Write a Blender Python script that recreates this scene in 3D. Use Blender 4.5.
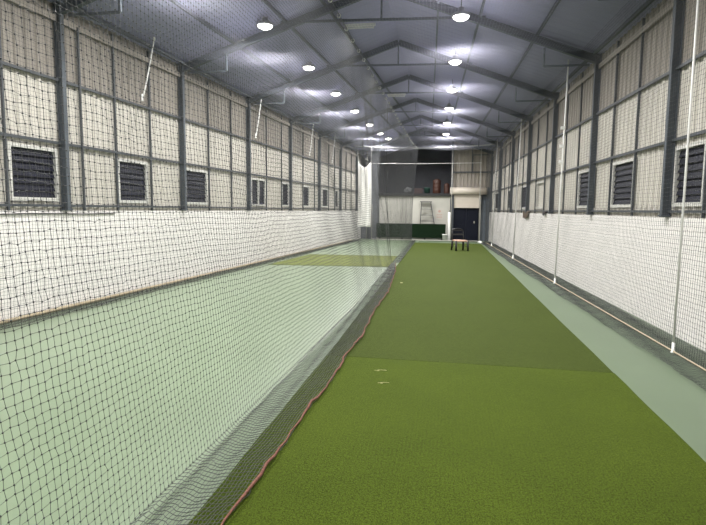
import bpy, bmesh, math, random
import numpy as np
from mathutils import Vector, Matrix
random.seed(4); rng = np.random.default_rng(4)
D = bpy.data; SC = bpy.context.scene; COL = SC.collection
for o in list(D.objects): D.objects.remove(o)

# ------------------------------------------------------------------ camera, world, exposure
EYE = 1.6
cam_d = D.cameras.new('camera'); cam = D.objects.new('camera', cam_d); COL.objects.link(cam)
cam_d.sensor_width = 36; cam_d.lens = 529 / 706 * 36; cam_d.clip_start = .05; cam_d.clip_end = 200
pitch = math.atan(53 / 529); roll = math.radians(.57); yaw = math.atan(93 / 529 * math.cos(pitch))
fw = Vector((-math.sin(yaw) * math.cos(pitch), math.cos(yaw) * math.cos(pitch), -math.sin(pitch)))
r0 = Vector((math.cos(yaw), math.sin(yaw), 0)); u0 = r0.cross(fw)
rt = r0 * math.cos(roll) + u0 * math.sin(roll); up = rt.cross(fw)
cam.matrix_world = Matrix(((rt.x, up.x, -fw.x, 0), (rt.y, up.y, -fw.y, 0), (rt.z, up.z, -fw.z, EYE), (0, 0, 0, 1)))
SC.camera = cam
W = D.worlds.new('night'); SC.world = W; W.use_nodes = True
W.node_tree.nodes['Background'].inputs[0].default_value = (.02, .03, .06, 1)
W.node_tree.nodes['Background'].inputs[1].default_value = .3
SC.view_settings.view_transform = 'Standard'; SC.view_settings.look = 'None'
SC.view_settings.exposure = 0.0; SC.view_settings.gamma = 1; SC.view_settings.use_curve_mapping = False
LAMP_W = 185.0            # watts of each high bay lamp
LAMP_COL = (1.0, .985, .95)

# ------------------------------------------------------------------ materials
def mat(name, col, rough=.6, metal=0, noise=0, nscale=8, spec=.5, bump=0, bscale=40, col2=None, stretch=None, emit=None, sheen=0):
    m = D.materials.new(name); m.use_nodes = True; nt = m.node_tree; b = nt.nodes['Principled BSDF']
    b.inputs['Base Color'].default_value = (*col, 1); b.inputs['Roughness'].default_value = rough
    b.inputs['Metallic'].default_value = metal; b.inputs['Specular IOR Level'].default_value = spec
    if sheen: b.inputs['Sheen Weight'].default_value = sheen
    tc = nt.nodes.new('ShaderNodeTexCoord'); vec = tc.outputs['Object']
    if stretch:
        mp = nt.nodes.new('ShaderNodeMapping'); mp.inputs['Scale'].default_value = stretch
        nt.links.new(vec, mp.inputs[0]); vec = mp.outputs[0]
    if noise:
        n = nt.nodes.new('ShaderNodeTexNoise'); n.inputs['Scale'].default_value = nscale; n.inputs['Detail'].default_value = 6
        nt.links.new(vec, n.inputs['Vector'])
        r = nt.nodes.new('ShaderNodeMapRange'); r.inputs[1].default_value = .3; r.inputs[2].default_value = .7
        nt.links.new(n.outputs['Fac'], r.inputs[0])
        mx = nt.nodes.new('ShaderNodeMix'); mx.data_type = 'RGBA'
        c2 = col2 or tuple(c * (1 - noise) for c in col)
        mx.inputs[6].default_value = (*c2, 1); mx.inputs[7].default_value = (*col, 1)
        nt.links.new(r.outputs[0], mx.inputs[0]); nt.links.new(mx.outputs[2], b.inputs['Base Color'])
    if bump:
        n2 = nt.nodes.new('ShaderNodeTexNoise'); n2.inputs['Scale'].default_value = bscale; n2.inputs['Detail'].default_value = 3
        nt.links.new(vec, n2.inputs['Vector'])
        bp = nt.nodes.new('ShaderNodeBump'); bp.inputs['Strength'].default_value = bump; bp.inputs['Distance'].default_value = .01
        nt.links.new(n2.outputs['Fac'], bp.inputs['Height']); nt.links.new(bp.outputs[0], b.inputs['Normal'])
    if emit:
        b.inputs['Emission Color'].default_value = (*emit[0], 1); b.inputs['Emission Strength'].default_value = emit[1]
    return m

def brick_mat():
    m = mat('painted_brick', (.8, .78, .76), .75); nt = m.node_tree; b = nt.nodes['Principled BSDF']
    tc = nt.nodes.new('ShaderNodeTexCoord'); sp = nt.nodes.new('ShaderNodeSeparateXYZ'); cb = nt.nodes.new('ShaderNodeCombineXYZ')
    nt.links.new(tc.outputs['Object'], sp.inputs[0]); nt.links.new(sp.outputs['Y'], cb.inputs['X']); nt.links.new(sp.outputs['Z'], cb.inputs['Y'])
    br = nt.nodes.new('ShaderNodeTexBrick'); br.inputs['Scale'].default_value = 1
    br.inputs['Brick Width'].default_value = .24; br.inputs['Row Height'].default_value = .085; br.inputs['Mortar Size'].default_value = .008
    br.inputs['Mortar Smooth'].default_value = .4
    br.inputs['Color1'].default_value = (.83, .80, .78, 1); br.inputs['Color2'].default_value = (.79, .765, .745, 1); br.inputs['Mortar'].default_value = (.72, .69, .67, 1)
    nt.links.new(cb.outputs[0], br.inputs['Vector']); nt.links.new(br.outputs['Color'], b.inputs['Base Color'])
    bp = nt.nodes.new('ShaderNodeBump'); bp.inputs['Strength'].default_value = .5; bp.inputs['Distance'].default_value = .006; bp.invert = True
    nt.links.new(br.outputs['Fac'], bp.inputs['Height']); nt.links.new(bp.outputs[0], b.inputs['Normal'])
    return m

def turf_mat(name, c1, c2):
    m = mat(name, c1, .85, noise=1, nscale=1.1, col2=c2, spec=.07, sheen=.16); nt = m.node_tree; b = nt.nodes['Principled BSDF']
    b.inputs['Sheen Tint'].default_value = (.62, .80, .22, 1); b.inputs['Sheen Roughness'].default_value = .3
    tc = nt.nodes.new('ShaderNodeTexCoord')
    n = nt.nodes.new('ShaderNodeTexNoise'); n.inputs['Scale'].default_value = 170; n.inputs['Detail'].default_value = 4
    mp = nt.nodes.new('ShaderNodeMapping'); mp.inputs['Scale'].default_value = (1, .45, 1)
    nt.links.new(tc.outputs['Object'], mp.inputs[0]); nt.links.new(mp.outputs[0], n.inputs['Vector'])
    r = nt.nodes.new('ShaderNodeMapRange'); r.inputs[1].default_value = .32; r.inputs[2].default_value = .7; r.inputs[3].default_value = .45; r.inputs[4].default_value = 1.5
    nt.links.new(n.outputs['Fac'], r.inputs[0])
    src = b.inputs['Base Color'].links[0].from_socket
    # rows of tufting along the mat
    wv = nt.nodes.new('ShaderNodeTexWave'); wv.inputs['Scale'].default_value = 12; wv.inputs['Distortion'].default_value = 1.5; wv.inputs['Detail'].default_value = 2
    nt.links.new(tc.outputs['Object'], wv.inputs['Vector'])
    r2 = nt.nodes.new('ShaderNodeMapRange'); r2.inputs[3].default_value = .95; r2.inputs[4].default_value = 1.05
    nt.links.new(wv.outputs['Fac'], r2.inputs[0])
    mu = nt.nodes.new('ShaderNodeMath'); mu.operation = 'MULTIPLY'; nt.links.new(r.outputs[0], mu.inputs[0]); nt.links.new(r2.outputs[0], mu.inputs[1])
    vm = nt.nodes.new('ShaderNodeVectorMath'); vm.operation = 'SCALE'
    nt.links.new(src, vm.inputs[0]); nt.links.new(mu.outputs[0], vm.inputs['Scale']); nt.links.new(vm.outputs[0], b.inputs['Base Color'])
    bp = nt.nodes.new('ShaderNodeBump'); bp.inputs['Strength'].default_value = .6; bp.inputs['Distance'].default_value = .010
    nt.links.new(n.outputs['Fac'], bp.inputs['Height']); nt.links.new(bp.outputs[0], b.inputs['Normal'])
    return m

M = dict(
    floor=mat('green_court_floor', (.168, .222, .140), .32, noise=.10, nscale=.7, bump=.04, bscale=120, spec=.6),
    strip=mat('darkened_green_floor', (.108, .150, .090), .38, noise=.10, nscale=.7, bump=.04, bscale=120, spec=.5),  # left-right brightness difference put into the colour; lamplight alone gives less
    brick=brick_mat(),
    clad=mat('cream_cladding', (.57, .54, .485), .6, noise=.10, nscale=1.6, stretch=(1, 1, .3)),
    clad_up=mat('darker_cladding', (.30, .27, .235), .65, noise=.18, nscale=1.8, stretch=(1, 1, .3)),  # darker, browner tone than the cladding below
    roof=mat('roof_sheet', (.34, .34, .51), .7, spec=.2, noise=.12, nscale=1.2),
    steel=mat('grey_steel', (.10, .115, .135), .65, noise=.2, nscale=5, spec=.3),
    rail=mat('dark_rail', (.06, .068, .078), .5),
    white=mat('white_paint', (.78, .78, .76), .5, noise=.06, nscale=6),
    frame=mat('window_frame_paint', (.58, .57, .54), .55),
    louvre=mat('louvre_glass', (.005, .006, .016), .55, spec=.18),
    black=mat('black_plastic', (.012, .012, .013), .45),
    dark=mat('dark_wall', (.11, .115, .13), .7, noise=.15, nscale=2),
    darkdoor=mat('navy_door_paint', (.0035, .005, .013), .5, spec=.2),
    backwall=mat('off_white_plaster', (.42, .41, .37), .7, noise=.12, nscale=1.8),
    shutter=mat('cream_shutter', (.58, .52, .45), .5, noise=.08, nscale=3),
    turfA=turf_mat('bright_turf', (.051, .073, .0065), (.041, .060, .0052)),
    turfB=turf_mat('olive_turf', (.041, .057, .0095), (.035, .049, .0078)),
    turfC=turf_mat('lane_turf', (.145, .163, .062), (.13, .148, .052)),
    turfroll=mat('dark_turf_wall', (.006, .018, .007), .95, spec=.15, noise=.4, nscale=30, bump=.8, bscale=90),
    net=mat('black_net_cord', (.028, .030, .032), .4, spec=.6),
    netroof=mat('lamplit_net_cord', (.27, .27, .345), .6, spec=.3),  # black cord coloured pale to stand in for lamp glow and haze
    netwhite=mat('white_net_cord', (.80, .79, .76), .7),
    cord=mat('rust_red_rope', (.20, .072, .045), .8, noise=.7, nscale=70),
    cream=mat('cream_pipe', (.40, .33, .22), .5, noise=.15, nscale=4),
    lens=mat('lamp_lens', (1, 1, 1), .4, emit=((1, .97, .88), 14)),
    lampbody=mat('lamp_housing', (.25, .25, .26), .4, metal=.6),
    cushion=mat('pink_cloth', (.42, .27, .20), .8, noise=.12, nscale=14),
    orange=mat('orange_plastic', (.055, .019, .011), .5, noise=.15, nscale=9),
    red=mat('maroon_board', (.03, .018, .018), .7),
    greenish=mat('dull_green_plastic', (.015, .05, .038), .6),
    greybag=mat('grey_sack', (.08, .083, .088), .8, noise=.3, nscale=12),
    brown=mat('brown_cloth', (.13, .085, .055), .9, noise=.4, nscale=18),
    notice=mat('notice_paper', (.42, .40, .36), .7), noticered=mat('notice_red_ink', (.38, .24, .21), .7),
    cable=mat('white_wire', (.75, .75, .72), .5),
    straw=mat('straw_fibre', (.55, .52, .28), .8), kerb=mat('grey_concrete', (.34, .33, .30), .85, noise=.25, nscale=6),
    aluminium=mat('dark_ladder_paint', (.03, .032, .035), .5),
)

# ------------------------------------------------------------------ mesh helpers
def finish(name, bm, m, parent=None, smooth=False, base=None):
    """link one bmesh as ONE object whose origin is at the base centre of its bounds"""
    me = D.meshes.new(name)
    bmesh.ops.recalc_face_normals(bm, faces=bm.faces)
    if base is None:
        xs = [v.co for v in bm.verts]
        base = Vector(((min(c.x for c in xs) + max(c.x for c in xs)) / 2, (min(c.y for c in xs) + max(c.y for c in xs)) / 2, min(c.z for c in xs)))
    base = Vector(base)
    for v in bm.verts: v.co -= base
    bm.to_mesh(me); bm.free()
    ms = m if isinstance(m, (list, tuple)) else [m]
    for q in ms: me.materials.append(q)
    if smooth: me.polygons.foreach_set('use_smooth', [True] * len(me.polygons))
    o = D.objects.new(name, me); COL.objects.link(o)
    if parent is not None:
        o.parent = parent; o.location = base - world_loc(parent)
    else: o.location = base
    return o
def world_loc(o):
    l = o.location.copy()
    while o.parent is not None: o = o.parent; l += o.location
    return l
def empty(name, loc):
    o = D.objects.new(name, None); o.empty_display_size = .1; o.location = loc; COL.objects.link(o); return o
def tag(o, label, cat, group=None):
    o['label'] = label; o['category'] = cat
    if group: o['group'] = group
    return o
def struct(o): o['kind'] = 'structure'; return o
def BM(): return bmesh.new()
def box(bm, x0, x1, y0, y1, z0, z1, mi=0):
    v = [bm.verts.new((x, y, z)) for x in (x0, x1) for y in (y0, y1) for z in (z0, z1)]
    for f in ((0, 1, 3, 2), (4, 6, 7, 5), (0, 4, 5, 1), (2, 3, 7, 6), (0, 2, 6, 4), (1, 5, 7, 3)):
        fc = bm.faces.new([v[i] for i in f]); fc.material_index = mi
def bar(bm, p0, p1, w, h, up=(0, 0, 1), mi=0):
    """rectangular bar from p0 to p1; w across, h along the up direction"""
    p0 = Vector(p0); p1 = Vector(p1); t = (p1 - p0).normalized(); up = Vector(up)
    s = t.cross(up).normalized(); n = s.cross(t).normalized()
    a = [p + s * w / 2 * i + n * h / 2 * j for p in (p0, p1) for i, j in ((-1, -1), (1, -1), (1, 1), (-1, 1))]
    v = [bm.verts.new(c) for c in a]
    for f in ((3, 2, 1, 0), (4, 5, 6, 7), (0, 1, 5, 4), (1, 2, 6, 5), (2, 3, 7, 6), (3, 0, 4, 7)):
        fc = bm.faces.new([v[i] for i in f]); fc.material_index = mi
def channel(bm, p0, p1, w, h, up=(0, 0, 1), t=.012):
    """an I section: two flanges and a web"""
    p0 = Vector(p0); p1 = Vector(p1); d = (p1 - p0).normalized(); upv = Vector(up)
    s = d.cross(upv).normalized(); n = s.cross(d).normalized()
    bar(bm, p0 + n * (h / 2 - t / 2), p1 + n * (h / 2 - t / 2), w, t, up)
    bar(bm, p0 - n * (h / 2 - t / 2), p1 - n * (h / 2 - t / 2), w, t, up)
    bar(bm, p0, p1, t, h - 2 * t, up)
def tube(bm, pts, r, seg=8, cap=True, mi=0):
    pts = [Vector(p) for p in pts]; rings = []
    rr = r if isinstance(r, (list, tuple)) else [r] * len(pts)
    for i, p in enumerate(pts):
        t = (pts[min(i + 1, len(pts) - 1)] - pts[max(i - 1, 0)]).normalized()
        a = Vector((0, 0, 1)) if abs(t.z) < .9 else Vector((1, 0, 0))
        s = t.cross(a).normalized(); n = s.cross(t)
        rings.append([bm.verts.new(p + (s * math.cos(k * 2 * math.pi / seg) + n * math.sin(k * 2 * math.pi / seg)) * rr[i]) for k in range(seg)])
    for a, b in zip(rings, rings[1:]):
        for k in range(seg):
            f = bm.faces.new((a[k], a[(k + 1) % seg], b[(k + 1) % seg], b[k])); f.material_index = mi; f.smooth = True
    if cap:
        bm.faces.new(rings[0][::-1]).material_index = mi; bm.faces.new(rings[-1]).material_index = mi
def lathe(bm, c, prof, seg=20, mi=0):
    """prof: list of (r, z)"""
    rings = [[bm.verts.new((c[0] + r * math.cos(k * 2 * math.pi / seg), c[1] + r * math.sin(k * 2 * math.pi / seg), c[2] + z)) for k in range(seg)] for r, z in prof]
    for a, b in zip(rings, rings[1:]):
        for k in range(seg):
            f = bm.faces.new((a[k], a[(k + 1) % seg], b[(k + 1) % seg], b[k])); f.smooth = True; f.material_index = mi
    bm.faces.new(rings[0][::-1]).material_index = mi; bm.faces.new(rings[-1]).material_index = mi

# ------------------------------------------------------------------ the hall: its long walls draw slightly together
Y0, Y1 = -3.4, 28.9
BR = 1.54; EAVE = 4.62; SL = .355
def xl(y): return -5.9 + .0556 * (y - 6.1)
def xr(y): return 3.0 - .0344 * (y - 6.61)
def ridge_x(y): return (xl(y) + xr(y)) / 2
def roof_z(x, y):
    return EAVE + SL * ((x - xl(y)) if x < ridge_x(y) else (xr(y) - x))

bm = BM()
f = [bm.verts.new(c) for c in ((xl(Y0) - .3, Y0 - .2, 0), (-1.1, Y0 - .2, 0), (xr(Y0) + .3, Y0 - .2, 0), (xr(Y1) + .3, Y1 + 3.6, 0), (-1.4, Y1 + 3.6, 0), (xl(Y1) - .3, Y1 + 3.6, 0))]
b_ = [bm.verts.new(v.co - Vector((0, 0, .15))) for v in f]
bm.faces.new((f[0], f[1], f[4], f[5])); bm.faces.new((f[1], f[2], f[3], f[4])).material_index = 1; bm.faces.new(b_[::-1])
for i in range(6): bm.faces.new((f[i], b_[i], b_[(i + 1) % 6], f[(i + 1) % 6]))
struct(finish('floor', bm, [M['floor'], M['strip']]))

LW = [(6.38, 7.26, 'l'), (8.64, 9.52, 'l'), (10.88, 11.86, 'l'), (14.36, 15.40, 's'), (16.78, 17.46, 'l'), (18.95, 19.68, 'l'), (21.42, 22.3, 'l'), (23.42, 24.0, 'l')]
RW = [(6.95, 7.76, 'l'), (9.16, 10.18, 'l'), (11.36, 12.34, 'l'), (15.74, 16.84, 'b'), (18.15, 19.5, 'l'), (21.3, 22.6, 'l'), (25.4, 26.8, 'l')]
WZ0, WZ1 = 1.68, 2.47
def rib_panel(bm, fx, side, y0, y1, z0, z1, mi):
    """vertically ribbed steel sheet; side +1 faces +x"""
    if y1 - y0 < .02: return
    pitch_, out = .19, .022
    prof = []
    y = y0
    while y < y1 - 1e-6:
        for a, d in ((0, 0), (.11, 0), (.13, out), (.17, out)):
            if y + a < y1: prof.append((y + a, d))
        y += pitch_
    prof.append((y1, 0))
    A = [bm.verts.new((fx(p) + side * d, p, z0)) for p, d in prof]; B = [bm.verts.new((fx(p) + side * d, p, z1)) for p, d in prof]
    for i in range(len(prof) - 1):
        bm.faces.new((A[i], A[i + 1], B[i + 1], B[i])).material_index = mi
def side_wall(name, fx, side, wins):
    bm = BM(); t = .2; n = 30                                     # brick plinth wall
    ys = [Y0 + (Y1 - Y0) * i / n for i in range(n + 1)]
    R_ = [[bm.verts.new(c) for c in ((fx(y), y, 0), (fx(y), y, BR), (fx(y) - side * t, y, BR), (fx(y) - side * t, y, 0))] for y in ys]
    for a, b in zip(R_, R_[1:]):
        for k in range(4): bm.faces.new((a[k], a[(k + 1) % 4], b[(k + 1) % 4], b[k]))
    bm.faces.new(R_[0][::-1]); bm.faces.new(R_[-1])
    w = struct(finish(name, bm, M['brick'], base=(0, 0, 0)))
    bm = BM(); g = lambda y: fx(y) - side * .05
    rib_panel(bm, g, side, Y0, Y1, BR - .02, WZ0, 0)
    e = Y0
    for a, b, k in wins: rib_panel(bm, g, side, e, a, WZ0, WZ1, 0); e = b
    rib_panel(bm, g, side, e, Y1, WZ0, WZ1, 0)
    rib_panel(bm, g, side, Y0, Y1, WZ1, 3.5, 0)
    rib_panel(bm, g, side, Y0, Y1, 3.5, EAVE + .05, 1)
    # outer skin so the wall has thickness
    v = [bm.verts.new(c) for c in ((g(Y0) - side * .14, Y0, 2.47), (g(Y1) - side * .14, Y1, 2.47), (g(Y1) - side * .14, Y1, EAVE + .05), (g(Y0) - side * .14, Y0, EAVE + .05))]
    bm.faces.new(v)
    c = finish('cladding', bm, [M['clad'], M['clad_up']], w, base=(0, 0, 0))
    return w
wall_l = side_wall('wall_left', xl, 1, LW); wall_r = side_wall('wall_right', xr, -1, RW)

# gable wall behind the camera
bm = BM()
y = Y0 - .02; v = [bm.verts.new(c) for c in ((xl(y) - .2, y, 0), (xr(y) + .2, y, 0), (xr(y) + .2, y, EAVE), (ridge_x(y), y, EAVE + SL * (xr(y) - ridge_x(y)) + .05), (xl(y) - .2, y, EAVE))]
bm.faces.new(v); r = bmesh.ops.extrude_face_region(bm, geom=bm.faces[:]); bmesh.ops.translate(bm, vec=(0, -.15, 0), verts=[q for q in r['geom'] if isinstance(q, bmesh.types.BMVert)])
struct(finish('wall_front', bm, M['clad']))

# roof sheets: two ribbed slopes
bm = BM()
ys = []; y = Y0 - .15
while y < Y1 + 3.6:
    ys += [(y, 0), (y + .14, 0), (y + .17, .008), (y + .22, .008)]; y += .25
def slope(fx_e, dz):
    A = [bm.verts.new((fx_e(y), y, EAVE + .02 + d + dz)) for y, d in ys]
    B = [bm.verts.new((ridge_x(y), y, EAVE + .02 + SL * abs(xr(y) - ridge_x(y)) + d)) for y, d in ys]
    for i in range(len(ys) - 1): bm.faces.new((A[i], A[i + 1], B[i + 1], B[i]))
slope(lambda y: xl(y) - .25, -.09); slope(lambda y: xr(y) + .25, -.09)
struct(finish('ceiling', bm, M['roof']))

# steel portal frames: column, rafter, tie; each column / rafter pair its own piece of structure
FR = [7.35 + 3.38 * i for i in range(-3, 7)]
SK = .5            # the right end of every frame stands a little farther down the hall
tn = 0
def trim(bm, m):
    global tn
    tn += 1; return struct(finish('trim_%d' % tn, bm, m))
for y in FR:
    for fx, s in ((xl, 1), (xr, -1)):
        yy = y + (SK if s < 0 else 0); bm = BM(); x = fx(yy) + s * .03
        channel(bm, (x, yy, BR + .0), (x, yy, EAVE + .02), .08, .11, up=(1, 0, 0), t=.014)
        bar(bm, (x, yy, BR + .01), (x, yy, BR + .03), .12, .14, up=(1, 0, 0))
        trim(bm, M['steel'])
    bm = BM(); zr = EAVE + SL * (xr(y) - ridge_x(y))
    for fx, s in ((xl, 1), (xr, -1)):
        ye = y + (SK if s < 0 else 0); ym = y + SK / 2
        channel(bm, (fx(ye) + s * .03, ye, EAVE - .10), (ridge_x(ym), ym, zr - .11), .09, .14, t=.014)
        a = fx(y) + s * 1.05                                         # haunch bracing near the eave
        za = EAVE + SL * 1.05 - .2
        bar(bm, (fx(y) + s * .2, ye, EAVE - .18), (a, ye, EAVE - .18), .035, .035)
        bar(bm, (a, ye, EAVE - .18), (a, ye, za), .035, .035, up=(1, 0, 0))
    tz = EAVE + .78; tx = .78 / SL
    bar(bm, (xl(y) + tx, y + .1, tz), (xr(y) - tx, y + .4, tz), .035, .045)       # collar tie
    bar(bm, (ridge_x(y), y + .25, tz), (ridge_x(y), y + .25, zr - .2), .035, .035, up=(1, 0, 0))
    trim(bm, M['steel'])
# purlins along the roof
for fx, s in ((xl, 1), (xr, -1)):
    for d in (.12, 1.2, 2.3, 3.35):
        bm = BM()
        P = [(fx(y) + s * d * (1 if d < 3 else .93), y, EAVE + SL * d * (1 if d < 3 else .93) - .03) for y in (Y0, Y1)]
        bar(bm, P[0], P[1], .04, .06); trim(bm, M['steel'])
# girts and studs of the walls
for fx, s in ((xl, 1), (xr, -1)):
    for z, h in ((1.615, .035), (2.56, .04), (3.5, .04), (4.40, .09)):
        bm = BM(); x = lambda y: fx(y) + s * .0
        bar(bm, (x(Y0), Y0, z), (x(Y1), Y1, z), .035, h); trim(bm, M['rail'] if z < 4 else M['clad_up'])
    for yy in ([-2.6, -.3, 1.9, 2.95, 5.2, 6.33, 8.6, 9.62, 11.92, 13.1, 15.45, 16.72, 18.9, 20.3, 22.34, 23.3, 25.4, 26.5] if s > 0 else [-.6, .6, 2.8, 3.9, 5.8, 6.9, 9.12, 10.22, 12.38, 13.5, 15.68, 16.88, 19.2, 20.4, 22.4, 23.6, 25.6, 26.8]):
            bm = BM()
            bar(bm, (fx(yy) + s * .0, yy, BR), (fx(yy) + s * .0, yy, EAVE - .05), .028, .035, up=(1, 0, 0)); trim(bm, M['rail'])
bm = BM(); bar(bm, (xl(7.75) + .02, 7.75, BR), (xl(7.75) + .02, 7.75, 4.4), .03, .03, up=(1, 0, 0)); trim(bm, M['rail'])

# windows: frame, louvre blades, dark glass
def window(k, fx, s, a, b, kind):
    root = struct(empty('window_%d' % k, (fx(a / 2 + b / 2), a / 2 + b / 2, WZ0)))
    bm = BM(); g = lambda y: fx(y) - s * .04; fw_, dp = .05, .07
    for z in (WZ0 + fw_ / 2, WZ1 - fw_ / 2): bar(bm, (g(a), a, z), (g(b), b, z), dp, fw_)
    for yy in (a + fw_ / 2, b - fw_ / 2): bar(bm, (g(yy), yy, WZ0 + fw_), (g(yy), yy, WZ1 - fw_), fw_, dp, up=(1, 0, 0))
    if kind == 's': m_ = (a + b) / 2; bar(bm, (g(m_), m_, WZ0 + fw_), (g(m_), m_, WZ1 - fw_), .07, dp, up=(1, 0, 0))
    finish('window_frame', bm, M['frame'], root)
    bm = BM(); a2, b2, z0, z1 = a + fw_, b - fw_, WZ0 + fw_, WZ1 - fw_
    q = lambda y: fx(y) - s * .085
    if kind == 'b':
        bar(bm, (q(a2), a2, (z0 + z1) / 2), (q(b2), b2, (z0 + z1) / 2), .02, z1 - z0); finish('blind_panel', bm, M['clad'], root); return
    bar(bm, (q(a2), a2, (z0 + z1) / 2), (q(b2), b2, (z0 + z1) / 2), .01, z1 - z0)
    finish('backing', bm, M['black'], root)
    bm = BM(); n = 7
    for i in range(n):
        z = z0 + (z1 - z0) * (i + .5) / n; h = (z1 - z0) / n * .47
        v = [bm.verts.new((fx(yy) - s * (.03 + .03 * t), yy, z + h * (1 - 2 * (1 - t)) * 1.0)) for yy, t in ((a2, 0), (b2, 0), (b2, 1), (a2, 1))]
        w = [bm.verts.new(c.co + Vector((-s * .006, 0, 0))) for c in v]
        bm.faces.new(v); bm.faces.new(w[::-1])
        for j in range(4): bm.faces.new((v[j], w[j], w[(j + 1) % 4], v[(j + 1) % 4]))
    finish('louvre_blades', bm, M['louvre'], root)
k = 0
for a, b, kd in LW: k += 1; window(k, xl, 1, a, b, kd)
for a, b, kd in RW: k += 1; window(k, xr, -1, a, b, kd)

# ------------------------------------------------------------------ far end of the hall
YB = 28.9
bm = BM()                                                           # off-white lower wall under the mezzanine
box(bm, -3.62, .18, YB, YB + .15, 0, 2.36); wb = struct(finish('wall_back', bm, M['backwall']))
bm = BM(); box(bm, xl(YB) - .1, -3.62, YB, YB + .15, 0, 2.36); struct(finish('wall_back_left', bm, M['dark']))
bm = BM(); box(bm, -4.12, -3.66, YB - .22, YB, 0, 5.3); trim(bm, M['dark'])
bm = BM(); box(bm, xl(YB) - .1, .2, YB - .12, YB + 3.4, 2.36, 2.5); trim(bm, M['black'])           # mezzanine slab
bm = BM()                                                           # dark room above
box(bm, xl(YB) - .1, .2, YB + 3.4, YB + 3.55, 2.5, 6.4); box(bm, xl(YB) - .25, xl(YB) - .1, YB, YB + 3.4, 2.5, 6.2); box(bm, .2, .3, YB + .05, YB + 3.4, 2.5, 6.4)
struct(finish('wall_mezzanine', bm, M['dark']))  # shade of the mezzanine room is put into this dark wall colour
# gable cladding above the shutter
bm = BM()
def back_rib(x0, x1, z0, z1, mi=0):
    x = x0; pr = []
    while x < x1 - 1e-6:
        for a, d in ((0, 0), (.11, 0), (.13, .02), (.17, .02)):
            if x + a < x1: pr.append((x + a, d))
        x += .19
    pr.append((x1, 0))
    A = [bm.verts.new((p, YB - d, z0)) for p, d in pr]; B = [bm.verts.new((p, YB - d, z1)) for p, d in pr]
    for i in range(len(pr) - 1): bm.faces.new((A[i], A[i + 1], B[i + 1], B[i])).material_index = mi
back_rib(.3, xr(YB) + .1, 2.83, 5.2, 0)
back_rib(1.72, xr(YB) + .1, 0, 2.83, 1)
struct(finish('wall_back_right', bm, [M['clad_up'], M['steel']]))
bm = BM(); bar(bm, (.3, YB - .06, 3.62), (xr(YB), YB - .06, 3.62), .05, .06); trim(bm, M['rail'])
bm = BM(); bar(bm, (1.28, YB - .06, 3.65), (1.28, YB - .06, 4.5), .05, .05, up=(0, 1, 0)); trim(bm, M['rail'])
bm = BM(); bar(bm, (.26, YB - .05, 2.5), (.26, YB - .05, 5.3), .08, .08, up=(0, 1, 0)); trim(bm, M['steel'])
# roller shutter over the door
rs = tag(empty('roller_shutter', (1.03, YB - .12, 1.8)), 'cream roller shutter rolled up into its box above the dark doorway', 'shutter')
bm = BM(); tube(bm, [(.16, YB - .2, 2.63), (2.06, YB - .2, 2.63)], .19, 18); finish('shutter_box', bm, M['shutter'], rs)
bm = BM()
zz = 2.42; pts = []
while zz > 1.82:
    box(bm, .32, 1.72, YB - .13, YB - .10, zz - .07, zz); box(bm, .32, 1.72, YB - .125, YB - .105, zz - .085, zz - .07); zz -= .085
finish('shutter_curtain', bm, M['shutter'], rs)
bm = BM(); bar(bm, (.34, YB - .15, 0), (.34, YB - .15, 2.45), .07, .06, up=(0, 1, 0)); finish('guide_rail', bm, M['rail'], rs)
bm = BM(); bar(bm, (1.74, YB - .15, 0), (1.74, YB - .15, 2.45), .07, .06, up=(0, 1, 0)); finish('guide_rail', bm, M['kerb'], rs)
door = struct(empty('door_1', (1.04, YB, 0)))
bm = BM(); box(bm, .36, 1.03, YB + .02, YB + .06, .03, 1.9); box(bm, 1.04, 1.71, YB + .02, YB + .06, .03, 1.9)
for x in (.36, 1.04): box(bm, x + .1, x + .57, YB + .005, YB + .02, .2, .85); box(bm, x + .1, x + .57, YB + .005, YB + .02, 1.0, 1.7)
finish('door_leaf', bm, M['darkdoor'], door)
bm = BM(); box(bm, 1.43, 1.49, YB - .03, YB + .02, .93, 1.05); finish('door_handle', bm, M['kerb'], door)
bm = BM(); box(bm, .2, 1.76, YB + .06, YB + .14, 0, 2.85); struct(finish('wall_behind_door', bm, M['dark']))

# ------------------------------------------------------------------ turf mats on the floor
def mat_sheet(name, corners, z, m, label, ny=24, wav=.0):
    bm = BM(); (ax, ay), (bx, by), (cx, cy), (dx, dy) = corners; nx = 6; g = []
    for j in range(ny + 1):
        t = j / ny; row = []
        for i in range(nx + 1):
            s_ = i / nx
            x = (ax * (1 - t) + dx * t) * (1 - s_) + (bx * (1 - t) + cx * t) * s_
            y = (ay * (1 - t) + dy * t) * (1 - s_) + (by * (1 - t) + cy * t) * s_
            if i in (0, nx): x += wav * math.sin(j * 1.7 + i)
            row.append(bm.verts.new((x, y, z)))
        g.append(row)
    for j in range(ny):
        for i in range(nx): bm.faces.new((g[j][i], g[j][i + 1], g[j + 1][i + 1], g[j + 1][i]))
    r = bmesh.ops.extrude_face_region(bm, geom=bm.faces[:])
    bmesh.ops.translate(bm, vec=(0, 0, -(z - .001)), verts=[q for q in r['geom'] if isinstance(q, bmesh.types.BMVert)])
    return tag(finish(name, bm, m), label, 'turf mat', 'artificial turf mats')
mat_sheet('turf_mat', [(-1.23, -2.6), (1.67, -2.6), (1.68, 5.48), (-1.25, 5.52)], .014, M['turfA'], 'bright green artificial turf mat nearest the front, ending at the cross seam', wav=.004)
mat_sheet('turf_mat', [(-1.25, 5.54), (1.68, 5.50), (1.68, 26.2), (-1.5, 26.2)], .010, M['turfB'], 'long darker olive turf mat running from the cross seam to the far door', wav=.004)
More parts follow.
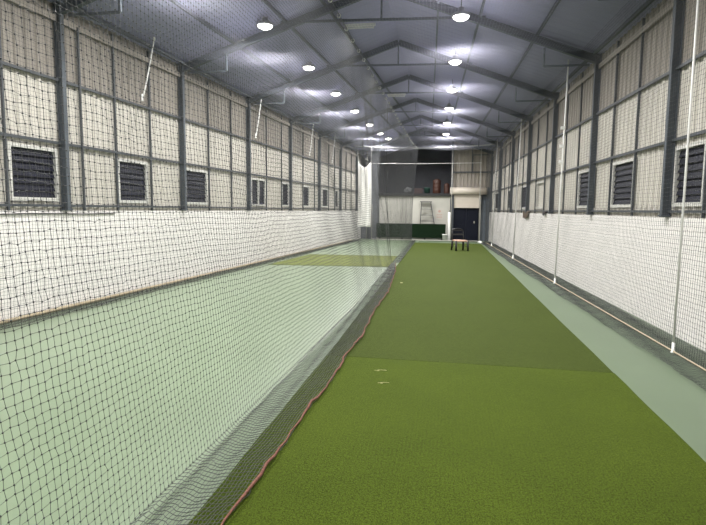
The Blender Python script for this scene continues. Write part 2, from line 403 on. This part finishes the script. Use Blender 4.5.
mat_sheet('turf_mat', [(-5.0, 14.45), (-1.55, 14.75), (-1.62, 18.3), (-4.7, 18.1)], .011, M['turfC'], 'yellowish green turf mat lying across the left lane beyond the netting')

# ------------------------------------------------------------------ lamps
GL = 'round ceiling lamps in two rows'
def lamp(x, y, label, group=GL):
    z = 5.2
    root = tag(empty('ceiling_lamp', (x, y, z)), label, 'lamp', group)
    bm = BM(); lathe(bm, (x, y, z), [(.15, .0), (.165, .0), (.17, .04), (.13, .07), (.07, .09), (.06, .16), (.02, .17)], 24); hs = finish('housing', bm, M['lampbody'], root)
    bm = BM(); lathe(bm, (x, y, z - .012), [(.03, -.055), (.08, -.042), (.125, -.018), (.147, .008), (.148, .02)], 24); finish('lens', bm, M['lens'], hs)
    bm = BM(); tube(bm, [(x, y, z + .16), (x, y, roof_z(x, y) - .02)], .012, 6); finish('hanger', bm, M['rail'], root)
    ld = D.lights.new('lamp_light', 'AREA'); ld.shape = 'DISK'; ld.size = .29; ld.energy = LAMP_W; ld.spread = math.radians(164); ld.color = LAMP_COL
    lo = D.objects.new('lamp_light', ld); COL.objects.link(lo); lo.parent = root; lo.location = (0, 0, -.075)
    return root
ordn = ['nearest', 'second nearest', 'third nearest', 'fourth nearest', 'fifth nearest', 'sixth nearest']
for i, (x, y) in enumerate([(.17, 10.48), (.11, 13.53), (.07, 16.62), (-.01, 19.5), (-.08, 22.7), (-.12, 25.9)]):
    lamp(x, y, 'round white ceiling lamp, %s in view of the row above the open turf lane' % (ordn[i] if i < 5 else 'farthest'))
for i, (x, y) in enumerate([(-3.64, 10.42), (-3.57, 13.55), (-3.51, 16.65), (-3.41, 19.6), (-3.32, 22.75), (-3.2, 25.4)]):
    lamp(x, y, 'round white ceiling lamp, %s in view of the row above the left lane' % ordn[i])
lamp(-3.0, 27.2, 'round white ceiling lamp, smallest and last of the left lane row')
for x, yy in ((.19, 7.35), (.2, 4.25), (.22, 1.15)):
    lamp(x, yy, 'round white ceiling lamp overhead at the near end of the turf lane', 'overhead lamps at the near end, right row')
for x, yy in ((-3.7, 7.3), (-3.75, 4.2), (-3.8, 1.1)):
    lamp(x, yy, 'round white ceiling lamp overhead at the near end of the left lane', 'overhead lamps at the near end, left row')

# unlit tube battens
def batten(x0, x1, y, z, label):
    root = tag(empty('tube_light_batten', ((x0 + x1) / 2, y, z)), label, 'tube light', 'unlit tube lights under the roof')
    bm = BM(); box(bm, x0, x1, y - .03, y + .03, z, z + .05); finish('batten_body', bm, M['white'], root)
    bm = BM(); tube(bm, [(x0 + .03, y, z - .03), (x1 - .03, y, z - .03)], .013, 8); finish('glass_tube', bm, M['white'], root)
    for x in (x0 + .04, x1 - .04): bm = BM(); box(bm, x - .01, x + .01, y - .012, y + .012, z - .045, z); finish('tube_holder', bm, M['white'], root)
batten(-2.12, -1.5, 10.9, 5.26, 'unlit white tube light batten by the ridge, the nearer one')
batten(-2.0, -1.4, 17.6, 5.30, 'small unlit white tube light batten by the ridge, farther away')

# ------------------------------------------------------------------ netting
def net_mesh(name, P, m, N=None, r=.0012, parent=None, node_r=None, base=(0, 0, 0)):
    """P: (nu, nv, 3) nodes of a square mesh net; every strand is a three sided cord"""
    nu, nv, _ = P.shape
    du = np.gradient(P, axis=0); dv = np.gradient(P, axis=1)
    nz = lambda a: a / np.maximum(np.linalg.norm(a, axis=-1, keepdims=True), 1e-9)
    du = nz(du); dv = nz(dv); n = nz(np.cross(du, dv)); verts = []; faces = []; off = 0
    for ax, tng in ((0, du), (1, dv)):
        s = nz(np.cross(tng, n))
        ring = np.stack([P + r * (math.cos(a) * s + math.sin(a) * n) for a in (math.pi / 2, math.pi * 7 / 6, math.pi * 11 / 6)], axis=2)   # nu,nv,3,3
        verts.append(ring.reshape(-1, 3))
        idx = (np.arange(nu * nv).reshape(nu, nv)[:, :, None] * 3 + np.arange(3)) + off
        a, b = (idx[:-1], idx[1:]) if ax == 0 else (idx[:, :-1], idx[:, 1:])
        for k in range(3):
            k2 = (k + 1) % 3
            faces.append(np.stack([a[..., k], a[..., k2], b[..., k2], b[..., k]], -1).reshape(-1, 4))
        off += nu * nv * 3
    if node_r:                                                      # a knot where cords cross
        w = node_r if np.ndim(node_r) else None
        sel = np.ones((nu, nv), bool) if KN is None else KN
        Q = P[sel]; nn = n[sel]; a1 = du[sel]; a2 = dv[sel]
        oc = np.stack([Q + a1 * node_r, Q + a2 * node_r, Q - a1 * node_r, Q - a2 * node_r, Q + nn * node_r, Q - nn * node_r], 1)
        verts.append(oc.reshape(-1, 3)); i0 = off + np.arange(len(Q))[:, None] * 6
        for t in ((0, 1, 4), (1, 2, 4), (2, 3, 4), (3, 0, 4), (1, 0, 5), (2, 1, 5), (3, 2, 5), (0, 3, 5)):
            tri = i0 + np.array(t); faces.append(tri)
    V = np.concatenate(verts) - np.array(base); quads = [f for f in faces if f.shape[1] == 4]; tris = [f for f in faces if f.shape[1] == 3]
    Fq = np.concatenate(quads); loops = Fq.reshape(-1); starts = np.arange(len(Fq)) * 4
    if tris:
        Ft = np.concatenate(tris); starts = np.concatenate([starts, len(loops) + np.arange(len(Ft)) * 3]); loops = np.concatenate([loops, Ft.reshape(-1)])
    me = D.meshes.new(name); me.vertices.add(len(V)); me.vertices.foreach_set('co', V.astype(np.float32).ravel())
    me.loops.add(len(loops)); me.loops.foreach_set('vertex_index', loops.astype(np.int32))
    me.polygons.add(len(starts)); me.polygons.foreach_set('loop_start', starts.astype(np.int32))
    me.update(calc_edges=True); me.materials.append(m)
    o = D.objects.new(name, me); COL.objects.link(o)
    if parent is not None: o.parent = parent; o.location = Vector(base) - world_loc(parent)
    else: o.location = base
    return o
KN = None
def wob(u, v, a, ph=0.):
    return a * (np.sin(u * .9 + v * 1.3 + ph) + .6 * np.sin(u * 2.3 - v * 1.7 + 1 + ph) + .35 * np.sin(u * 5.1 + v * 3.7 + 2 * ph))
def jit(shape, a): return rng.normal(0, a, shape)

NZ = 4.70
CORD = [(-2.5, -1.02), (2.4, -1.06), (2.61, -1.03), (2.95, -1.05), (3.29, -1.02), (3.71, -1.04), (4.14, -1.02), (4.63, -1.0), (5.06, -1.01), (5.66, -1.03), (6.32, -.99), (8.08, -1.07), (10.0, -1.06), (13.38, -1.24), (15.6, -1.45)]
cord_x = lambda y: np.interp(y, [c[0] for c in CORD], [c[1] for c in CORD])
foot_x = lambda y: np.interp(y, [-2, 2.7, 5, 8.3, 15, 28.5], [-1.50, -1.50, -1.46, -1.43, -1.56, -1.76])
top_x = lambda y: np.interp(y, [-2, 8, 12, 24, 28], [-1.80, -1.79, -1.78, -1.66, -1.5])

# dividing net between the lanes, two lengths; hangs from the wire and trails onto the turf
def divider(ya, yb, cell, skirt_n, label, cordm, endw):
    us = np.arange(ya, yb, cell); nv = int(NZ / cell); zs = NZ * (1 - np.arange(nv + 1) / nv)
    Y, Zz = np.meshgrid(us, zs, indexing='ij')
    t = Zz / NZ
    X = foot_x(Y) * (1 - t) + top_x(Y) * t + wob(Y, Zz, .022 if ya < 5 else .006) * np.sin(np.pi * t) ** .6 - .10 * np.sin(np.pi * t)
    Y2 = Y + wob(Zz * 2, Y, .012, 1.) * (1 - t * .8) + jit(Y.shape, .0028)
    Z2 = Zz + wob(Y * 1.7, Zz, .010, 2.) * np.sin(np.pi * t) + jit(Y.shape, .0028); Z2[:, -1] = .035
    A = np.stack([X, Y2, np.maximum(Z2, .035)], -1)
    s = np.arange(1, skirt_n + 1) / skirt_n; Ys, S = np.meshgrid(us, s, indexing='ij')
    xe = cordm(Ys)
    Xs = foot_x(Ys) * (1 - S) + xe * S + jit(Ys.shape, .003)
    Zs = .035 + .012 * np.sin(S * 19 + Ys * 1.1) * (1 - S) + .004 * np.sin(Ys * 9)
    B = np.stack([Xs, Ys + .03 * np.sin(S * 5 + Ys) + jit(Ys.shape, .005), Zs], -1)
    P = A
    root = tag(empty('divider_net', (float(foot_x((ya + yb) / 2)), (ya + yb) / 2, 0)), label, 'net', 'lane netting')
    global KN
    KN = (P[:, :, 1] < 13)
    net_mesh('netting', P, M['net'], r=.00115, parent=root, node_r=.0056 if KN.any() else None)
    KN = None
    net_mesh('trailing_skirt', np.concatenate([A[:, -1:], B], 1), M['net'], r=.0022, parent=root)
    # edging rope
    bm = BM(); yy = np.arange(ya, yb, .12)
    tube(bm, [(float(cordm(q)) + .010 * math.sin(q * 9) + .006 * math.sin(q * 23), q, .045 + .006 * math.sin(q * 13)) for q in yy], [.0085 + .0025 * math.sin(q * 47) for q in yy], 6)
    finish('edge_rope', bm, M['cord'] if endw else M['net'], root, smooth=True)
    ye = yb - .01
    bm = BM(); tube(bm, [(float(foot_x(ye)) * (1 - t) + float(top_x(ye)) * t - .10 * math.sin(math.pi * t), ye, NZ * t + .04 * (1 - t)) for t in [i / 12 for i in range(13)]], .008, 6)
    finish('end_rope', bm, M['net'], root)
    return root
divider(-1.0, 15.6, .040, 22, 'black divider net hung beside the turf lane with a rust red rope along its foot', cord_x, True)
divider(15.75, 27.9, .050, 8, 'farther length of black divider net beyond the gap, ending near the back wall', lambda y: foot_x(y) + .22, False)
# wire with sliding rings
wr = tag(empty('net_wire', (float(top_x(12)), 12, NZ)), 'long overhead wire with small white rings carrying the divider net', 'wire')
bm = BM(); tube(bm, [(float(top_x(y)), y, NZ + .02 - .0) for y in np.arange(-3.2, 28.6, .5)], .007, 6); finish('wire', bm, M['rail'], wr)
y = 1.0
for i in range(42):
    bm = BM(); x = float(top_x(y)); n = 10
    pts = [(x + .028 * math.cos(a), y, NZ + .0 + .03 * math.sin(a)) for a in [2 * math.pi * q / n for q in range(n + 1)]]
    tube(bm, pts, .0085, 6, cap=False); finish('ring', bm, M['cable'], wr); y += .64
def flat_net(name, fx0, fx1, ya, yb, z, cell, label, m, r=.0016, sag=.03):
    us = np.arange(ya, yb, cell); wm = fx1((ya + yb) / 2) - fx0((ya + yb) / 2); nv = int(wm / cell)
    Y, S = np.meshgrid(us, np.arange(nv + 1) / nv, indexing='ij')
    X = fx0(Y) * (1 - S) + fx1(Y) * S + jit(Y.shape, .003)
    Z = z - sag * np.sin(np.pi * S) * 2 - wob(Y, X, .008) + jit(Y.shape, .002)
    P = np.stack([X, Y + jit(Y.shape, .003), Z], -1)
    o = net_mesh(name, P, m, r=r, base=(float(fx0((ya + yb) / 2)) + wm / 2, (ya + yb) / 2, z))
    return tag(o, label, 'net', 'lane netting')
rn_top = lambda y: xr(y) - .36
rn_foot = lambda y: np.interp(y, [-2, 6.38, 12.1, 18.1, 27], [2.78, 2.56, 2.38, 2.21, 1.95])
ln_x = lambda y: xl(y) + .33
flat_net('roof_net', top_x, rn_top, -1.0, 27.8, NZ, .050, 'black overhead net stretched flat above the open turf lane', M['netroof'])
flat_net('roof_net', lambda y: ln_x(y), top_x, -1.0, 27.8, NZ, .050, 'black overhead net stretched flat above the left lane', M['netroof'])
def side_net(ftop, ffoot, outward, inward, ya, yb, cell, label, sgn, m):
    us = np.arange(ya, yb, cell); nv = int(NZ / cell); zs = NZ * (1 - np.arange(nv + 1) / nv)
    Y, Zz = np.meshgrid(us, zs, indexing='ij'); t = Zz / NZ
    X = ffoot(Y) * (1 - t) + ftop(Y) * t + wob(Y, Zz, .018) * np.sin(np.pi * t)
    A = np.stack([X, Y + wob(Zz * 2, Y, .012) * (1 - t) + jit(Y.shape, .003), np.maximum(Zz + wob(Y * 1.5, Zz, .008) * np.sin(np.pi * t) + jit(Y.shape, .003), .03)], -1)
    root = tag(empty('side_net', (float(ffoot((ya + yb) / 2)), (ya + yb) / 2, 0)), label, 'net', 'lane netting')
    global KN
    KN = A[:, :, 1] < 16
    net_mesh('netting', A, m, r=.0016, parent=root, node_r=.0052)
    KN = None
    k = max(3, int((outward + inward) / .021)); S = np.arange(k + 1) / k
    Ys, S2 = np.meshgrid(np.arange(ya, yb, .03), S, indexing='ij')
    x0 = ffoot(Ys) + sgn * outward; x1 = ffoot(Ys) - sgn * inward + .010 * np.sin(Ys * 1.1) + .005 * np.sin(Ys * 5.3)
    B = np.stack([x0 * (1 - S2) + x1 * S2 + jit(Ys.shape, .004), Ys + jit(Ys.shape, .006), .022 + .010 * np.sin(S2 * 15 + Ys * 2) + .004 * np.sin(Ys * 11)], -1)
    net_mesh('trailing_skirt', B, m, r=.0015, parent=root)
    return root
side_net(rn_top, rn_foot, .36, .27, -1.0, 27.6, .050, 'black net along the right wall with its skirt gathered on the floor', 1, M['net'])
side_net(ln_x, ln_x, .28, .05, -1.0, 27.6, .050, 'black net along the left wall beneath the row of louvre windows', -1, M['net'])

# foot pipes of the side nets
bm = BM(); tube(bm, [(float(rn_foot(y)), y, .045) for y in np.arange(-1, 27.3, .8)], .010, 8); tag(finish('foot_pipe', bm, M['cream']), 'cream pipe on the floor holding down the right wall net', 'pipe')
bm = BM(); tube(bm, [(xl(y) + .06, y, .045) for y in np.arange(-1, 27.3, .8)], .03, 8); tag(finish('foot_pipe', bm, M['cream']), 'cream pipe on the floor at the foot of the left brick wall', 'pipe')

# white poles: right row
def pole(pts, r, label, grp, fittings=()):
    root = tag(empty('net_pole', pts[0]), label, 'pole', grp)
    bm = BM(); tube(bm, pts, r, 10); sh = finish('shaft', bm, M['white'], root)
    bm = BM(); x, y, z = pts[0]; lathe(bm, (x, y, z - .02), [(r * 2.2, 0), (r * 2.2, .012), (r * 1.4, .02), (r * 1.4, .12)], 12); finish('foot_socket', bm, M['white'], root)
    bm = BM(); x, y, z = pts[-1]; lathe(bm, (x, y, z - .03), [(r * 1.5, 0), (r * 1.5, .05), (r * .6, .06)], 10); finish('cap', bm, M['white'], sh)
    for fz in fittings:
        a, b = Vector(pts[0]), Vector(pts[-1]); p = a.lerp(b, fz)
        bm = BM(); box(bm, p.x - .07, p.x + .02, p.y - .02, p.y + .02, p.z - .03, p.z + .03); finish('clip', bm, M['white'], sh)
RP = 'white poles along the right net'
def rp(y, xt, zt): return [(float(rn_foot(y)) + .0, y, .045), (float(rn_foot(y)) * .5 + xt * .5 + .0, y, zt / 2), (xt, y, zt)]
pole(rp(6.38, 2.56, 4.72), .012, 'white pole against the right wall net, nearest and tallest', RP)
pole(rp(12.09, 2.44, 4.80), .015, 'white pole of the right net with clips halfway up, second nearest', RP, (.55, .62, .70))
pole(rp(18.1, 2.31, 4.80), .018, 'thin white pole of the right net beside the brown cloth, third nearest', RP)
pole(rp(24.3, 2.12, 4.80), .018, 'thin white pole of the right net near the back door, farthest', RP)
LP_ = 'white poles along the left net'
for y, lab in ((8.85, 'white leaning pole in front of the upper left wall, nearest one'), (13.8, 'thin white pole along the left net, second nearest'), (18.5, 'thin white pole along the left net, third nearest'), (21.5, 'thin white pole along the left net, farthest')):
    x = float(ln_x(y)) + .05
    pole([(x, y - .02, 3.5), (x + .01, y + .1, 3.8), (x + .02, y + .25, 4.25), (x + .04, y + .36, 4.66)], .012, lab, LP_)

# ------------------------------------------------------------------ back frame, wires
for x, lab in ((.24, 'thin grey post left of the dark doorway'), (1.66, 'thin grey post right of the dark doorway'), (-4.18, 'thin grey post at the far left beside the hanging white net')):
    bm = BM(); tube(bm, [(x, 27.9, 0), (x, 27.9, 4.75)], .022, 8)
    tag(finish('frame_post', bm, M['kerb']), lab, 'post', 'posts of the back net frame')
bm = BM(); tube(bm, [(-4.2, 27.9, 4.02), (-1.5, 27.9, 3.99), (1.7, 27.9, 4.02)], .012, 6); tag(finish('cross_wire', bm, M['cable']), 'level white wire strung across between the back posts', 'wire')
bm = BM(); tube(bm, [(-4.45 + 6.6 * t, 25.6, 4.66 - .14 * math.sin(math.pi * t) + .0 * t) for t in [i / 20 for i in range(21)]], .012, 6); tag(finish('cross_wire', bm, M['cable']), 'sagging white wire below the roof in front of the back wall', 'wire')
bm = BM(); tube(bm, [(-3.9, 27.75, .045), (-1.2, 27.75, .045), (1.6, 27.75, .045)], .028, 8); tag(finish('foot_pipe', bm, M['backwall']), 'pale pipe lying across the floor at the back of the lanes', 'pipe')
bm = BM(); tube(bm, [(-3.88, 27.8, .04), (-3.88, 27.8, 1.9)], .022, 8); tag(finish('frame_post', bm, M['kerb']), 'short grey post at the left end of the pale floor pipe', 'post', 'posts of the back net frame')

# white net bundle hanging at the far left
hn = tag(empty('hanging_net', (-4.05, 26.2, .7)), 'white folded net hanging by two corners at the far left end', 'net')
bm = BM(); nx, nz_ = 28, 40; g = []
for j in range(nz_ + 1):
    t = j / nz_; row = []
    for i in range(nx + 1):
        s_ = i / nx; top = 3.98 - .30 * math.sin(math.pi * s_) * (1 - t) ** 3
        z = top * (1 - t) + .74 * t
        row.append(bm.verts.new((-4.38 + .66 * s_ + .03 * math.sin(t * 3), 26.2 + .025 * math.sin(s_ * 15 + t * 1.5) + .008 * math.sin(s_ * 41), z)))
    g.append(row)
for j in range(nz_):
    for i in range(nx): bm.faces.new((g[j][i], g[j][i + 1], g[j + 1][i + 1], g[j + 1][i]))
r = bmesh.ops.extrude_face_region(bm, geom=bm.faces[:]); bmesh.ops.translate(bm, vec=(0, .012, 0), verts=[q for q in r['geom'] if isinstance(q, bmesh.types.BMVert)])
finish('folded_net', bm, M['netwhite'], hn, smooth=True)
bm = BM(); tube(bm, [(-4.38, 26.2, 3.96), (-4.40, 26.2, 4.72)], .008, 6); finish('tie', bm, M['cable'], hn)
bm = BM(); tube(bm, [(-3.72, 26.2, 3.96), (-3.70, 26.2, 4.72)], .008, 6); finish('tie', bm, M['cable'], hn)

# green turf roll barrier before the back wall
tr = tag(empty('turf_barrier', (-1.8, 28.3, 0)), 'low dark green turf covered barrier in front of the white back wall', 'barrier')
bm = BM()
box(bm, -3.7, -.02, 28.28, 28.42, .14, .88); bmesh.ops.bevel(bm, geom=bm.edges[:], offset=.03, segments=2)
finish('turf_face', bm, M['turfroll'], tr)
for x in (-3.5, -2.3, -1.1, -.2): bm = BM(); box(bm, x - .04, x + .04, 28.25, 28.45, 0, .15); finish('support', bm, M['black'], tr)
bm = BM(); box(bm, -3.7, -.1, 28.46, 28.6, 0, .12); tag(finish('kerb_block', bm, M['kerb']), 'low grey kerb behind the green barrier', 'kerb')

# step ladder
ld = tag(empty('step_ladder', (-1.1, 28.7, 0)), 'dark thin step ladder standing against the white back wall', 'ladder')
zt = 2.02
def leg(p0, p1, name='leg', w=.035): bm = BM(); bar(bm, p0, p1, w, .03, up=(0, 1, 0)); return finish(name, bm, M['aluminium'], ld)
leg((-1.42, 28.62, 0), (-1.32, 28.72, zt)); leg((-.46, 28.62, 0), (-.84, 28.72, zt))
leg((-1.40, 28.84, 0), (-1.32, 28.76, zt), w=.022); leg((-.50, 28.84, 0), (-.84, 28.76, zt), w=.022)
bm = BM(); box(bm, -1.40, -.78, 28.66, 28.82, zt, zt + .05); finish('top_step', bm, M['aluminium'], ld)
for z in (.35, .68, 1.02, 1.34, 1.66):
    t = z / zt; bm = BM(); x0 = -1.42 + .1 * t; x1 = -.46 - .38 * t; y = 28.62 + .1 * t
    box(bm, x0, x1, y - .03, y + .03, z - .0125, z + .0125); finish('rung', bm, M['aluminium'], ld)

# notice on the back wall
nt_ = tag(empty('wall_notice', (-.36, YB - .01, 1.12)), 'faded notice with pale red marks on the white back wall', 'notice')
bm = BM(); box(bm, -.58, -.16, YB - .012, YB - .001, 1.1, 1.72); finish('sheet', bm, M['notice'], nt_)
for z in (1.2, 1.28, 1.36): bm = BM(); box(bm, -.52, -.22, YB - .016, YB - .012, z, z + .025); finish('red_line', bm, M['noticered'], nt_)
bm = BM(); v = [bm.verts.new((-.37 + q * math.cos(a), yy, 1.55 + q * math.sin(a))) for yy in (YB - .016, YB - .012) for q in (.07,) for a in [2 * math.pi * i / 16 for i in range(16)]]
bm.faces.new(v[:16]); bm.faces.new(v[16:])
for i in range(16): bm.faces.new((v[i], v[(i + 1) % 16], v[16 + (i + 1) % 16], v[16 + i]))
finish('red_emblem', bm, M['noticered'], nt_)

# padded post, bucket
pp = tag(empty('padded_post', (.17, 28.45, 0)), 'thick white post standing left of the dark doorway', 'post')
bm = BM(); lathe(bm, (.17, 28.45, 0), [(.085, 0), (.095, .02), (.095, 1.46), (.08, 1.5)], 18); finish('padding', bm, M['white'], pp)
bm = BM(); lathe(bm, (.17, 28.45, 1.5), [(.02, 0), (.02, .12)], 10); finish('core', bm, M['rail'], pp)
bk = tag(empty('bucket', (-.06, 28.1, 0)), 'small white bucket on the floor beside the thick white post', 'bucket')
bm = BM(); lathe(bm, (-.06, 28.1, 0), [(.10, 0), (.13, .33), (.14, .335), (.14, .36), (.12, .36), (.115, .30)], 18); bb = finish('body', bm, M['white'], bk)
bm = BM(); tube(bm, [(-.06 + .135 * math.cos(a), 28.1 - .10 * math.sin(a), .33 - .10 * math.sin(a)) for a in [math.pi * i / 10 for i in range(11)]], .005, 5); finish('handle', bm, M['rail'], bb)

# things on the mezzanine edge
def drum(x, y, r, h, m, label, name, cat):
    root = tag(empty(name, (x, y, 2.5)), label, cat)
    bm = BM(); pr = [(r * .93, 0), (r, .03)]
    for i in range(1, 4): pr += [(r, h * i / 4 - .02), (r * 1.03, h * i / 4), (r, h * i / 4 + .02)]
    pr += [(r, h - .04), (r * .92, h)]
    lathe(bm, (x, y, 2.5), pr, 22); finish('body', bm, m, root)
    bm = BM(); lathe(bm, (x, y, 2.5 + h), [(r * .6, 0), (r * .62, .03), (r * .3, .05)], 18); finish('lid', bm, m, root)
drum(-.55, 29.3, .21, .74, M['orange'], 'tall orange brown drum on the mezzanine edge, the larger one', 'drum', 'drum')
drum(-.02, 29.3, .15, .52, M['orange'], 'shorter rust coloured drum on the mezzanine beside the shutter', 'drum', 'drum')
bm = BM(); box(bm, -1.75, -1.30, 29.15, 29.45, 2.5, 2.78); bmesh.ops.bevel(bm, geom=bm.edges[:], offset=.02, segments=2); tag(finish('crate', bm, M['red']), 'dull maroon crate on the mezzanine edge between grey sack and green tub', 'crate')
bm = BM(); lathe(bm, (-1.07, 29.3, 2.5), [(.14, 0), (.17, .28), (.18, .29), (.18, .32), (.15, .32), (.14, .1)], 16); tag(finish('tub', bm, M['greenish']), 'dark green tub on the mezzanine edge', 'tub')
bm = BM(); bmesh.ops.create_icosphere(bm, subdivisions=3, radius=.2)
for v in bm.verts:
    v.co = Vector((v.co.x * 1.15, v.co.y * .8, max(v.co.z, -.13) * 1.0)) * (1 + .10 * math.sin(v.co.x * 31 + v.co.z * 23) + .06 * math.sin(v.co.y * 47)); v.co += Vector((-2.08, 29.15, 2.64))
tag(finish('sack', bm, M['greybag'], smooth=True), 'lumpy pale grey sack on the mezzanine edge', 'sack')

# ------------------------------------------------------------------ chair on the turf
cx, cy, T = .56, 21.5, .012
ch = tag(empty('chair', (cx, cy, T)), 'black chair with a pale pink seat standing on the far end of the turf', 'chair')
bm = BM()
g = []
for i in range(9):
    row = []
    for j in range(9):
        u = i / 8 * 2 - 1; w = j / 8 * 2 - 1
        row.append(bm.verts.new((cx + .27 * u * (1 - .05 * w * w), cy + .23 * w, T + .43 - .02 * (1 - u * u) * (1 - w * w) - (.03 * w * w if w < 0 else 0) - .015 * u * u)))
    g.append(row)
for i in range(8):
    for j in range(8): bm.faces.new((g[i][j], g[i + 1][j], g[i + 1][j + 1], g[i][j + 1]))
r = bmesh.ops.extrude_face_region(bm, geom=bm.faces[:]); bmesh.ops.translate(bm, vec=(0, 0, -.035), verts=[q for q in r['geom'] if isinstance(q, bmesh.types.BMVert)])
finish('seat', bm, M['cushion'], ch, smooth=False)
bm = BM(); b = [(-.25, -.21), (.25, -.21), (.25, .21), (-.25, .21)]
for (a0, a1), (c0, c1) in zip(b, b[1:] + b[:1]): tube(bm, [(cx + a0, cy + a1, T + .385), (cx + c0, cy + c1, T + .385)], .018, 8)
finish('seat_frame', bm, M['black'], ch)
for sx in (-1, 1):
    bm = BM(); tube(bm, [(cx + sx * .245, cy - .205, T + .40), (cx + sx * .25, cy - .23, T)], [.044, .036], 8); finish('leg', bm, M['black'], ch)
    bm = BM(); tube(bm, [(cx + sx * .235, cy + .2, T + .42), (cx + sx * .245, cy + .25, T)], [.044, .036], 8); finish('leg', bm, M['black'], ch)
bm = BM()
arch = [(-.24, .42), (-.245, .60), (-.235, .76), (-.19, .83), (-.1, .855), (0, .86), (.1, .855), (.19, .83), (.235, .76), (.245, .60), (.24, .42)]
tube(bm, [(cx + a, cy + .21 + (z - .42) * .2, T + z) for a, z in arch], .021, 8); finish('backrest_frame', bm, M['black'], ch)
bm = BM()
for z0, z1 in ((.77, .84), (.60, .66)):
    P = [[bm.verts.new((cx + .235 * (i / 8 * 2 - 1), cy + .21 + (z - .42) * .2 + .03 * (1 - (i / 4 - 1) ** 2), T + z)) for i in range(9)] for z in (z0, z1)]
    for i in range(8): bm.faces.new((P[0][i], P[0][i + 1], P[1][i + 1], P[1][i]))
r = bmesh.ops.extrude_face_region(bm, geom=bm.faces[:]); bmesh.ops.translate(bm, vec=(0, .012, 0), verts=[q for q in r['geom'] if isinstance(q, bmesh.types.BMVert)])
finish('backrest', bm, M['black'], ch)
bm = BM(); tube(bm, [(cx - .245, cy - .21, T + .17), (cx - .24, cy + .22, T + .17)], .012, 6); finish('stretcher', bm, M['black'], ch)
bm = BM(); tube(bm, [(cx + .245, cy - .21, T + .17), (cx + .24, cy + .22, T + .17)], .012, 6); finish('stretcher', bm, M['black'], ch)
ch.rotation_euler.z = .38

# ------------------------------------------------------------------ small things
def cloth(x, y, z, w, h, m, label, name='cloth'):
    bm = BM(); g = []
    for i in range(10):
        row = []
        for j in range(8):
            s_ = i / 9; t = j / 7
            d = .1 - .16 * t if t < .5 else .02 - .03 * (t - .5)
            row.append(bm.verts.new((x - .06 + d * 1.0 + .012 * math.sin(s_ * 17), y + w * (s_ - .5) * (1 - .35 * t) + .03 * math.sin(t * 6), z + .03 + .02 * math.sin(s_ * 9) - (0 if t < .45 else h * (t - .45) / .55) * (1 - .25 * math.sin(s_ * 7) ** 2))))
        g.append(row)
    for i in range(9):
        for j in range(7): bm.faces.new((g[i][j], g[i + 1][j], g[i + 1][j + 1], g[i][j + 1]))
    r = bmesh.ops.extrude_face_region(bm, geom=bm.faces[:]); bmesh.ops.translate(bm, vec=(0, 0, .02), verts=[q for q in r['geom'] if isinstance(q, bmesh.types.BMVert)])
    return tag(finish(name, bm, m, smooth=True), label, 'cloth')
cloth(xr(18.2), 18.2, BR + .0, 1.3, .22, M['brown'], 'crumpled brown cloth draped over the top of the right brick wall')
cloth(xr(15.4), 15.4, BR + .0, .35, .08, M['red'], 'small dark red rag on the top of the right brick wall')
bm = BM(); tube(bm, [(xl(y) + .015, y, 1.492 + .006 * math.sin(y * 3)) for y in np.arange(4.5, 8.6, .2)], .009, 6); tag(finish('wall_cable', bm, M['black']), 'thin black cable fixed along the top of the left brick wall', 'cable')
def straw(x, y, n, label):
    bm = BM(); pts = [(x + .010 * k + .03 * math.sin(k * .9), y + .012 * math.cos(k * 1.1) + .004 * k, .02 + .004 * math.sin(k)) for k in range(n)]
    tube(bm, pts, .0016, 5); tag(finish('loose_thread', bm, M['straw']), label, 'thread')
straw(-.66, 5.05, 12, 'pale loose curl of thread lying on the turf just before the seam')
straw(-.58, 4.68, 9, 'shorter pale loose thread on the bright turf nearer the front')
bm = BM(); bmesh.ops.create_icosphere(bm, subdivisions=2, radius=.018)
for v in bm.verts: v.co = Vector((v.co.x * 1.8, v.co.y, v.co.z * .4)) + Vector((-.92, 11.4, .028))
tag(finish('litter_scrap', bm, M['straw']), 'tiny pale scrap lying on the left side of the long turf mat', 'litter')
bm = BM(); v_ = [(1.72, 26.5), (1.68, 26.85), (1.60, 27.1)]
tube(bm, [(a, b, .05) for a, b in v_], [.05, .07, .04], 8); tag(finish('rag', bm, M['white'], smooth=True), 'white rag on the floor in the far right corner before the door', 'rag')
